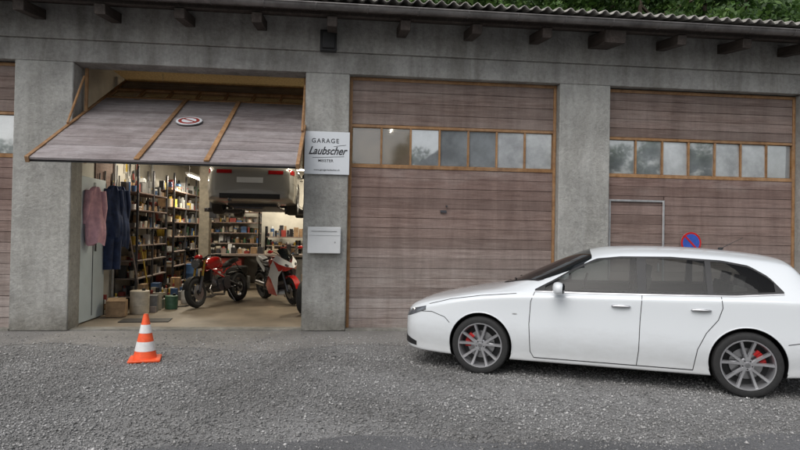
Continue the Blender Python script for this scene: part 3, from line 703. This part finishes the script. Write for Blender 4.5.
# ---------------------------------------------------------------- motorcycles
def moto(name,loc,head,lean,sport):
    E=empty(name,loc,(lean,0,head))
    mb=MB() # 0 rubber 1 dark 2 steel 3 red 4 white 5 black 6 glass/lamp
    for x,r,wd in ((0,.315,.09),(1.43,.30,.06)):
        c=(x,0,r)
        mb.lathe([(r-.10,-wd*.7),(r-.05,-wd),(r-.015,-wd*.75),(r,0),(r-.015,wd*.75),(r-.05,wd),(r-.10,wd*.7)],c,0,36)
        mb.lathe([(r-.10,-wd*.7),(r-.12,-wd*.6),(r-.12,wd*.6),(r-.10,wd*.7)],c,1 if not sport else 5,30)
        for k in range(5):
            a=2*math.pi*k/5
            mb.box((x+(r-.11)*.5*math.cos(a),0,r+(r-.11)*.5*math.sin(a)),(r-.11,.03,.03),1 if not sport else 5,(0,-a,0))
        mb.cyl((x,-.09,r),(x,.09,r),.035,1,14)
        for sd in ((-1,1) if x>1 else (1,)):
            mb.lathe([(.06,sd*.075),(.155 if x>1 else .11,sd*.075),(.155 if x>1 else .11,sd*.08),(.06,sd*.08)],c,2,28)
    for sd in (-1,1):
        mb.cyl((1.43,sd*.10,.30),(1.30,sd*.10,.62),.030,1,12); mb.cyl((1.30,sd*.10,.62),(1.17,sd*.10,.96),.025,7 if not sport else 1,12)
        mb.box((1.44,sd*.085,.40),(.06,.03,.10),2)
        mb.tube([(1.17,sd*.08,.98),(1.16,sd*.2,1.03),(1.08,sd*.38,1.01)],.013,5); mb.cyl((1.10,sd*.30,1.02),(1.06,sd*.42,1.0),.02,5)
        if not sport: mb.tube([(1.12,sd*.26,1.03),(1.15,sd*.30,1.18)],.006,5); mb.ell((1.15,sd*.32,1.21),(.02,.07,.04),5,12,8)
        else: mb.tube([(1.30,sd*.12,1.07),(1.33,sd*.30,1.17)],.008,5); mb.ell((1.32,sd*.35,1.18),(.02,.07,.035),3,12,8)
        fr=3 if not sport else 1
        mb.tube([(1.15,sd*.06,.86),(.80,sd*.14,.62),(.48,sd*.12,.50)],.017,fr); mb.tube([(1.12,sd*.05,.72),(.85,sd*.13,.74),(.62,sd*.13,.64),(.5,sd*.12,.72),(.15,sd*.07,.80)],.015,fr)
        mb.tube([(.48,sd*.12,.48),(.0,sd*.11,.315)],.028,1); mb.tube([(.5,sd*.1,.36),(.40,sd*.17,.33)],.014,1)
        if sd<0 or sport: mb.cyl((.0,sd*.17,.42),(.42,sd*.15,.38),.05,2 if sport else 1,16)
    mb.box((1.17,0,.97),(.10,.26,.04),1); mb.box((1.18,0,.84),(.09,.22,.04),1)
    mb.box((.66,0,.42),(.42,.30,.26),1,(0,R(8),0)); mb.cyl((.62,-.19,.42),(.62,.19,.42),.115,1,24); mb.cyl((.80,-.17,.36),(.80,.17,.36),.08,1,20)
    for k in range(6): mb.box((.86+.028*k,0,.48+.012*k),(.014,.24,.20),2,(0,R(-18),0))
    for k in range(5): mb.box((.62,0,.56+.03*k),(.20,.22,.012),2)
    mb.box((1.06,0,.62),(.035,.28,.24),5,(0,R(-15),0))
    mb.tube([(.98,.05,.42),(1.06,.06,.34),(.95,.06,.22),(.55,.04,.19),(.30,-.12,.28)],.022,2)
    mb.ell((.83,0,.87),(.27,.155,.13),3,20,12,(0,R(10),0),p=.85); mb.ell((.66,0,.83),(.14,.11,.09),3,16,10,p=.8)
    mb.cyl((.86,0,.99),(.87,0,1.005),.035,5,16)
    mb.ell((.40,0,.80),(.22,.12,.045),5,16,8,(0,R(6),0),p=.8)
    mb.ell((.12,0,.88 if not sport else .93),(.24,.085,.055),5 if not sport else 4,16,8,(0,R(14),0),p=.8)
    mb.box((-.10,0,.90),(.05,.10,.04),8); mb.box((-.16,0,.62),(.02,.14,.20),5,(0,R(25),0)); mb.tube([(-.02,0,.85),(-.16,0,.70)],.012,5)
    for t in np.linspace(R(20),R(130),14):
        x=1.43+.325*math.cos(t); z=.30+.325*math.sin(t); mb.box((x,0,z),(.07,.13,.012),5 if not sport else 3,(0,-(t-math.pi/2),0))
    for t in np.linspace(R(70),R(140),8):
        mb.box((.345*math.cos(t),0,.315+.345*math.sin(t)),(.07,.17,.012),5,(0,-(t-math.pi/2),0))
    if not sport:
        mb.ell((1.27,0,.88),(.10,.105,.105),5,18,12); mb.cyl((1.33,0,.88),(1.375,0,.875),.09,6,24); mb.ell((1.24,0,1.01),(.05,.10,.05),3,14,8)
    else:
        nose=[(1.62,0,.80),(1.52,.13,.84),(1.36,.21,.90),(1.14,.24,.98),(1.20,.17,1.08),(1.42,.10,.99),(1.55,0,.90),(1.48,.11,.74),(1.28,.20,.74)]
        for sd in (-1,1):
            v=[(a,sd*b,c) for a,b,c in nose]
            mb.add(v,[(0,1,5,6),(1,2,5),(2,3,4,5)],4); mb.add(v,[(0,7,1),(7,8,2,1),(8,3,2)],3)
            mb.ell((1.50,sd*.085,.865),(.06,.05,.022),5,14,8,(0,R(30),R(-25*sd)))
            P=[(1.42,.15,.80),(1.16,.23,.99),(.95,.22,.84),(.78,.22,.62),(.55,.20,.38),(.62,.18,.20),(1.02,.17,.18),(1.14,.19,.42),(1.26,.21,.62)]
            v=[(a,sd*b,c) for a,b,c in P]+[(1.0,sd*.27,.58)]
            fs=[(i,(i+1)%9,9) for i in range(9)]
            mb.add(v[:],[f for i,f in enumerate(fs) if i in (3,4,5)],3); mb.add(v[:],[f for i,f in enumerate(fs) if i in (0,1,2,6,7,8)],4)
            v=[(.45,sd*.13,.76),(-.14,sd*.05,1.0),(-.10,sd*.08,.90),(.42,sd*.15,.66)]; mb.add(v,[(0,1,2,3)],4)
        mb.add([(1.50,0,.97),(1.36,-.13,1.02),(1.36,.13,1.02),(1.16,-.13,1.17),(1.16,.13,1.17),(1.18,0,1.21),(1.40,0,1.07)],[(0,1,3,6),(0,6,4,2),(6,3,5),(6,5,4)],9)
        mb.ell((.86,0,.22),(.28,.15,.06),4,16,8)
    mb.tube([(.55,.12,.34),(.50,.26,.02)],.012,1)
    mb.make('motorcycle_body',['rubber','dsteel','steel','red','white','black','lamp',plain('gold_fork',(.55,.36,.08),.3,.8),'tail','glassc'],E,bevel=.004)
    return E
def place(name,front,rear,lean,sport):
    f=Vector(front);r=Vector(rear); h=math.atan2(f.y-r.y,f.x-r.x)
    E=moto(name,(r.x,r.y,.015),h,0,sport); E.rotation_euler=Euler((lean,0,h))
    return E
place('motorcycle',(-2.74,2.70),(-2.13,4.01),R(8),False)
place('motorcycle',(-.86,3.30),(-1.60,4.55),R(8),True)

# ---------------------------------------------------------------- workshop contents
CM=['card','maroon','bluep','green','yellow','cream','white','black','dsteel','alu','wood','navy','grey']
def item(mb,x,y,z,wd,dp,h):
    mi=random.choice([0,0,0,1,2,3,4,5,5,6,7,7,7,8,8,9,10,12,12,12])
    k=random.random()
    if k<.35:
        r=min(wd,dp)*.45; mb.cyl((x,y,z),(x,y,z+h*.78),r,mi,12); mb.cyl((x,y,z+h*.78),(x,y,z+h),r*.45,random.choice([1,6,7,4]),8)
    elif k<.45:
        mb.lathe([(0,0),(wd*.4,0),(wd*.5,h*.5),(wd*.42,h*.5),(0,h*.1)],(x,y,z),mi,14,'z')
    elif k<.55:
        for j in range(3): mb.box((x,y,z+h*(.12+.25*j)),(dp*random.uniform(.7,1),wd*.9,h*.2),random.choice([0,5,6,12,2]),(0,0,R(random.uniform(-10,10))))
    else: mb.box((x,y,z+h/2),(dp,wd,h),mi,(0,0,R(random.uniform(-9,9))))
def clutter(mb,x0,x1,y0,y1,z,hmax,along='y',dens=1.0,wmax=.2):
    for row in (.28,.75):
        p=(y0 if along=='y' else x0); end=(y1 if along=='y' else x1)
        while p<end-.05:
            wd=random.uniform(.04,wmax); h=random.uniform(.25,1)*hmax*(1 if row<.5 else .8)
            if random.random()<dens and p+wd<end:
                if along=='y': D=(x1-x0)*.42; item(mb,x0+(x1-x0)*row,p+wd/2,z,wd*.95,D*random.uniform(.5,1),h)
                else: D=(y1-y0)*.42; item(mb,p+wd/2,y1-(y1-y0)*row,z,min(wd*.95,D),wd*.9,h)
            p+=wd+random.uniform(0,.03)
def shelf(name,x0,x1,y0,y1,levels,along='y',top=None):
    E=empty(name,(0,0,0)); mb=MB()
    for z in levels: mb.bx(x0,x1,y0,y1,z-.025,z,10)
    top=top or levels[-1]+.4
    for x in (x0+.02,x1-.02):
        for y in np.linspace(y0+.02,y1-.02,max(2,int((y1-y0)/1.0)+1) if along=='y' else 2): mb.bx(x-.02,x+.02,y-.02,y+.02,.012,top,8)
    if along!='y':
        for x in np.linspace(x0+.02,x1-.02,max(2,int((x1-x0)/1.0)+1)): mb.bx(x-.02,x+.02,y0,y0+.04,.012,top,8)
    for i,z in enumerate(levels):
        gap=(levels[i+1]-z if i<len(levels)-1 else .42)-.05
        clutter(mb,x0+.03,x1-.03,y0+.05,y1-.05,z+.001,gap,along,.95)
    mb.make('shelf_and_contents',CM,E,bevel=.003)
shelf('storage_shelf',-4.30,-3.85,2.55,4.6,[.25,.60,.95,1.25,1.6,1.95,2.3],'y',2.8)
shelf('storage_shelf',-4.30,-3.80,5.0,8.4,[.3,.7,1.05,1.4,1.75,2.1,2.5],'y',2.9)
shelf('storage_shelf',-3.7,-2.2,8.05,8.5,[.9,1.2,1.5,1.8,2.1],'x',2.3)
shelf('parts_rack',-2.05,-.9,8.1,8.5,[.9,1.15,1.4],'x',1.7)
E=empty('workbench'); mb=MB(); mb.bx(-3.6,-.1,7.3,8.0,.86,.92,10)
for x in (-3.5,-1.9,-.3):
    mb.bx(x-.04,x+.04,7.35,7.43,.012,.86,8); mb.bx(x-.04,x+.04,7.85,7.93,.012,.86,8)
mb.bx(-3.4,-2.6,7.4,7.9,.1,.80,1); mb.bx(-1.8,-.9,7.4,7.9,.1,.8,12); clutter(mb,-3.5,-.2,7.4,7.9,.921,.35,'x',.9)
clutter(mb,-3.5,-.2,6.85,7.3,.013,.5,'x',.6,.3)
mb.make('bench',CM,E,bevel=.004)
E=empty('tool_panel'); mb=MB(); mb.bx(-4.315,-4.295,1.6,2.5,1.2,2.9,10)
for i in range(26):
    y=random.uniform(1.65,4.6); z=random.uniform(2.35,3.1); l=random.uniform(.12,.4)
    mb.box((-4.27,y,z-l/2),(.02,random.uniform(.015,.05),l),random.choice([8,9,7,1,4]),(R(random.uniform(-8,8)),0,0))
for (y,z,r,mi) in ((2.0,1.6,.20,4),(2.3,1.2,.17,7),(4.8,1.9,.24,1),(4.8,1.3,.2,7)):
    for k in range(3):
        pts=[(-4.24+.03*k,y+(r-.012*k)*math.cos(t),z+(r*1.2)*math.sin(t)) for t in np.linspace(0,2*math.pi,22)]
        mb.tube(pts,.012,mi,6)
mb.make('panel_and_tools',CM,E)
E=empty('floor_clutter'); mb=MB(); clutter(mb,-3.82,-3.30,2.0,5.6,.013,.55,'y',.85,.30); clutter(mb,-4.28,-3.95,1.65,2.5,.013,.5,'y',.9,.2)
mb.tube([(-3.3,2.7,.03),(-3.0,2.9,.03),(-2.95,3.3,.03),(-3.2,3.6,.03),(-3.35,4.1,.03)],.014,7,8)
mb.cyl((-3.75,2.6,.02),(-4.0,2.5,1.5),.016,10,8); mb.cyl((-3.7,3.0,.02),(-3.95,2.95,1.45),.014,4,8)
mb.make('mixed_items',CM,E,bevel=.003)
E=empty('locker_cabinet'); mb=MB(); mb.bx(-4.31,-4.10,.50,1.55,.03,2.42)
mb.make('cabinet',['locker'],E,bevel=.008); mb=MB(); mb.bx(-4.098,-4.09,1.02,1.028,.1,2.35); mb.box((-4.08,1.10,1.25),(.02,.02,.14)); mb.make('door_gap',['dsteel'],E)
def cloth(name,mat,c,wd,h,th,rz,sleeves=True,legs=False):
    E=empty(name,c,(0,0,rz)); mb=MB(); n=28; m=30; vs=[]
    for j in range(m+1):
        t=j/m; z=-h*t
        half=wd/2*(.30+.70*min(1,t*4)**.6)*(1+.10*math.sin(t*3))
        for i in range(n):
            a=2*math.pi*i/n
            fold=1+.25*math.sin(a*5+t*4)+.12*math.sin(a*9-t*7)
            vs.append((half*math.cos(a)*(1+.06*math.sin(9*t+1)),th/2*fold*math.sin(a)*(.5+.6*t)+.02*math.sin(t*6),z+.03*math.sin(a*3)*t))
    fs=[(j*n+i,j*n+(i+1)%n,(j+1)*n+(i+1)%n,(j+1)*n+i) for j in range(m) for i in range(n)]; fs.append(list(range(n)))
    mb.add(vs,fs)
    if sleeves:
        for sd in (-1,1):
            mb.cyl((sd*wd*.36,0,-.07),(sd*wd*.50,.0,-.35),.065,0,12,.055); mb.cyl((sd*wd*.50,0,-.34),(sd*wd*.47,.02,-.62),.055,0,12,.045)
    if legs:
        for sd in (-1,1): mb.cyl((sd*wd*.22,0,-h+.05),(sd*wd*.24,0,-h-.55),.10,0,14,.08)
    mb.cyl((0,0,0),(0,0,.07),.006,1,6); mb.make('garment',[mat,'steel'],E,smooth=60)
cloth('pink_jacket','pink',(-3.98,.78,2.26),.34,.95,.16,R(60))
cloth('work_overalls','navy',(-4.0,1.62,2.34),.34,.95,.20,R(55),True,True)
cloth('work_coat','navy',(-4.02,2.05,2.36),.34,1.15,.18,R(55))
def drum(name,c,r,h,mat):
    E=empty(name,c); mb=MB(); mb.lathe([(0,0),(r*.95,0),(r,.02),(r,h*.33),(r*1.02,h*.34),(r,h*.36),(r,h*.66),(r*1.02,h*.67),(r,h*.69),(r,h*.98),(r*.92,h),(0,h)],n=28,axis='z'); mb.cyl((r*.4,0,h),(r*.4,0,h+.04),.03,1); mb.make('barrel',[mat,'black'],E)
drum('oil_drum',(-3.6,1.95,.012),.17,.42,'cream'); drum('bucket',(-3.2,2.6,.012),.12,.26,'green')
drum('bucket',(-3.12,3.5,.012),.12,.28,'white'); drum('oil_drum',(-3.5,5.9,.012),.22,.7,'bluep')
def tyre(c,rot):
    E=empty('spare_tyre',c,rot); mb=MB(); mb.lathe([(.19,-.08),(.21,-.10),(.28,-.105),(.31,-.08),(.315,0),(.31,.08),(.28,.105),(.21,.10),(.19,.08)],n=36,closed=True); mb.make('tyre',['rubber'],E)
tyre((-.55,1.9,.33),(0,0,R(75))); tyre((-3.3,6.3,.33),(0,0,R(80)))
for i in range(3): tyre((-2.6,6.4,.12+.21*i),(R(90),0,0))
E=empty('cardboard_box'); mb=MB(); mb.box((-3.85,1.50,.16),(.32,.28,.28),0,(0,0,R(10))); mb.box((-3.83,1.42,.32),(.30,.16,.01),0,(R(20),0,R(10))); mb.make('carton',['card'],E,bevel=.004)
E=empty('floor_mat'); mb=MB(); mb.box((-3.2,1.0,.02),(.8,.4,.012),0,(0,0,R(5))); mb.make('mat',['black'],E,bevel=.003)
E=empty('wall_pipes'); mb=MB()
for y in (2.45,4.8): mb.cyl((-4.27,y,.01),(-4.27,y,4.5),.03)
mb.tube([(-4.27,.6,3.3),(-4.27,8.4,3.3)],.02); mb.make('pipes',['alu'],E)
def lampx(c,rz,P=28):
    E=empty('fluorescent_lamp',c,(0,0,rz)); mb=MB(); mb.box((0,0,.05),(1.3,.14,.05),0); mb.make('housing',['white'],E,bevel=.005)
    mb=MB(); mb.cyl((-.6,0,.0),(.6,0,.0),.018,0,12); mb.make('tube',['tube'],E)
    for sx in (-.5,.5):
        mb=MB(); mb.cyl((sx,0,.07),(sx,0,4.58-c[2]),.004,0,6); mb.make('hanger',['steel'],E)
    l=bpy.data.lights.new('tube_light','AREA'); l.shape='RECTANGLE'; l.size=1.2; l.size_y=.08; l.energy=P; l.color=(1,.90,.72)
    o=bpy.data.objects.new('tube_light',l); COL.objects.link(o); o.parent=E; o.location=(0,0,-.03)
lampx((-3.5,5.6,2.85),R(90),62); lampx((-3.4,2.9,3.3),R(90),36); lampx((-1.3,7.6,3.3),0,85); lampx((-.6,2.9,3.6),R(90),26); lampx((1.2,3.6,3.9),R(90),110)  # next-to-last lamp is an added general fill for the interior

# ---------------------------------------------------------------- vegetation & surroundings
def leafmat():
    m,nt,b=_new('leaves'); g=N(nt,'ShaderNodeNewGeometry')
    r=ramp(nt,[(0,(.03,.07,.014)),(.5,(.065,.14,.03)),(1,(.14,.24,.06))]); nt.links.new(g.outputs['Random Per Island'],r.inputs['Fac'])
    n=noise(nt,coords(nt),.7,3); r2=ramp(nt,[(.35,(.55,.6,.55)),(.65,(1.15,1.1,1))]); nt.links.new(n,r2.inputs['Fac'])
    c=mix(nt,r.outputs['Color'],r2.outputs['Color'],1.0,'MULTIPLY')
    nt.links.new(c,b.inputs['Base Color']); b.inputs['Roughness'].default_value=.6
    o=nt.nodes['Material Output']; t=N(nt,'ShaderNodeBsdfTranslucent'); nt.links.new(c,t.inputs['Color']); ms=N(nt,'ShaderNodeMixShader'); ms.inputs[0].default_value=.35
    nt.links.new(b.outputs[0],ms.inputs[1]); nt.links.new(t.outputs[0],ms.inputs[2]); nt.links.new(ms.outputs[0],o.inputs['Surface'])
    return m
LM=leafmat(); bark=plain('bark',(.07,.05,.035),.9,bmp=.5)
def tree_mesh(seed,H=9,r=3.2,nl=13000,ls=.13):
    g=np.random.default_rng(seed); nc=70
    th=g.uniform(0,2*math.pi,nc); u=g.uniform(-1,1,nc); rad=g.uniform(.45,1,nc)**.6
    C=np.stack([r*rad*np.cos(th)*np.sqrt(1-u*u),r*rad*np.sin(th)*np.sqrt(1-u*u),H*.60+u*H*.40*rad],1)
    cr=g.uniform(.5,1.1,nc)
    idx=g.integers(0,nc,nl); dv=g.normal(size=(nl,3)); dv/=np.linalg.norm(dv,axis=1)[:,None]
    P=C[idx]+dv*(cr[idx]*g.uniform(.55,1.05,nl))[:,None]*np.array([1,1,.7])
    a=g.normal(size=(nl,3)); a/=np.linalg.norm(a,axis=1)[:,None]; b=np.cross(a,dv); b/=np.linalg.norm(b,axis=1)[:,None]+1e-6
    s=g.uniform(.6,1.3,nl)[:,None]*ls
    V=np.stack([P-a*s,P+b*s*.5,P+a*s,P-b*s*.5],1).reshape(-1,3)
    mb=MB(); mb.cyl((0,0,0),(.1,.1,H*.35),.20,0,10,.15); mb.cyl((.1,.1,H*.35),(0,0,H*.8),.15,0,8,.05)
    for k in range(9):
        c=C[k*5]; z=H*(.3+.05*k); mb.cyl((.05,.05,z),tuple(c),.07,0,6,.02)
    v0=len(mb.v); vs=mb.v+[tuple(p) for p in V]; fs=mb.f+[[v0+4*i,v0+4*i+1,v0+4*i+2,v0+4*i+3] for i in range(nl)]
    me=bpy.data.meshes.new('tree_mesh'); me.from_pydata(vs,[],fs); me.materials.append(bark); me.materials.append(LM)
    me.polygons.foreach_set('material_index',[0]*len(mb.f)+[1]*nl); return me
TM=[tree_mesh(s) for s in (1,2,3)]
def hz(x,y): return max(0,(y-11)*.62)+.8*math.sin(x*.15)*min(1,max(0,(y-11)/6)) if y>11 else 0
gx=np.linspace(-120,120,61); gy=np.linspace(10.5,150,50); V=[];
for yy in gy:
    for xx in gx: V.append((xx,yy,hz(xx,yy)-.05+(.6*math.sin(xx*.9+yy)*(yy>14))))
F=[(j*61+i,j*61+i+1,(j+1)*61+i+1,(j+1)*61+i) for j in range(49) for i in range(60)]
mb=MB(); mb.add(V,F); mb.make('hillside',[plain('forest_floor',(.035,.06,.018),.95,var=.6,scale=1.5,bmp=.6)])
def tree(x,y,s,z=None):
    o=bpy.data.objects.new('deciduous_tree',random.choice(TM)); COL.objects.link(o)
    o.location=(x,y,(hz(x,y)-.3) if z is None else z); o.scale=(s*random.uniform(.9,1.15),s*random.uniform(.9,1.15),s); o.rotation_euler=(0,0,random.uniform(0,6.28))
for i in range(13): tree(-14+3.4*i+random.uniform(-.8,.8),14.5+random.uniform(-1,1.2),random.uniform(.85,1.1))
for i in range(12): tree(-16+4.4*i+random.uniform(-1,1),20+random.uniform(-1.5,1.5),random.uniform(1.0,1.3))
for i in range(8): tree(-18+7*i,27+random.uniform(-2,2),random.uniform(1.1,1.5))
for i in range(10): tree(-34+7.5*i+random.uniform(-2,2),-36+random.uniform(-3,3),random.uniform(.8,1.25),0)
H=empty('gable_house',(8,-30,0)); mb=MB(); mb.bx(-5,5,-4,4,0,5.5,0)
mb.add([(-5,4,5.5),(5,4,5.5),(0,4,9),(-5,-4,5.5),(5,-4,5.5),(0,-4,9)],[(0,1,2),(3,5,4)],0)
mb.add([(-5.6,4.6,5.1),(0,4.6,9.1),(0,-4.6,9.1),(-5.6,-4.6,5.1),(5.6,4.6,5.1),(5.6,-4.6,5.1)],[(0,1,2,3),(1,4,5,2)],1)
for x in (-3,0,3):
    for z in (1.6,4.2): mb.bx(x-.5,x+.5,4.0,4.05,z-.7,z+.7,2)
mb.make('house_body',['grey',plain('roof_tiles',(.10,.05,.035),.9),'glassc'],H)
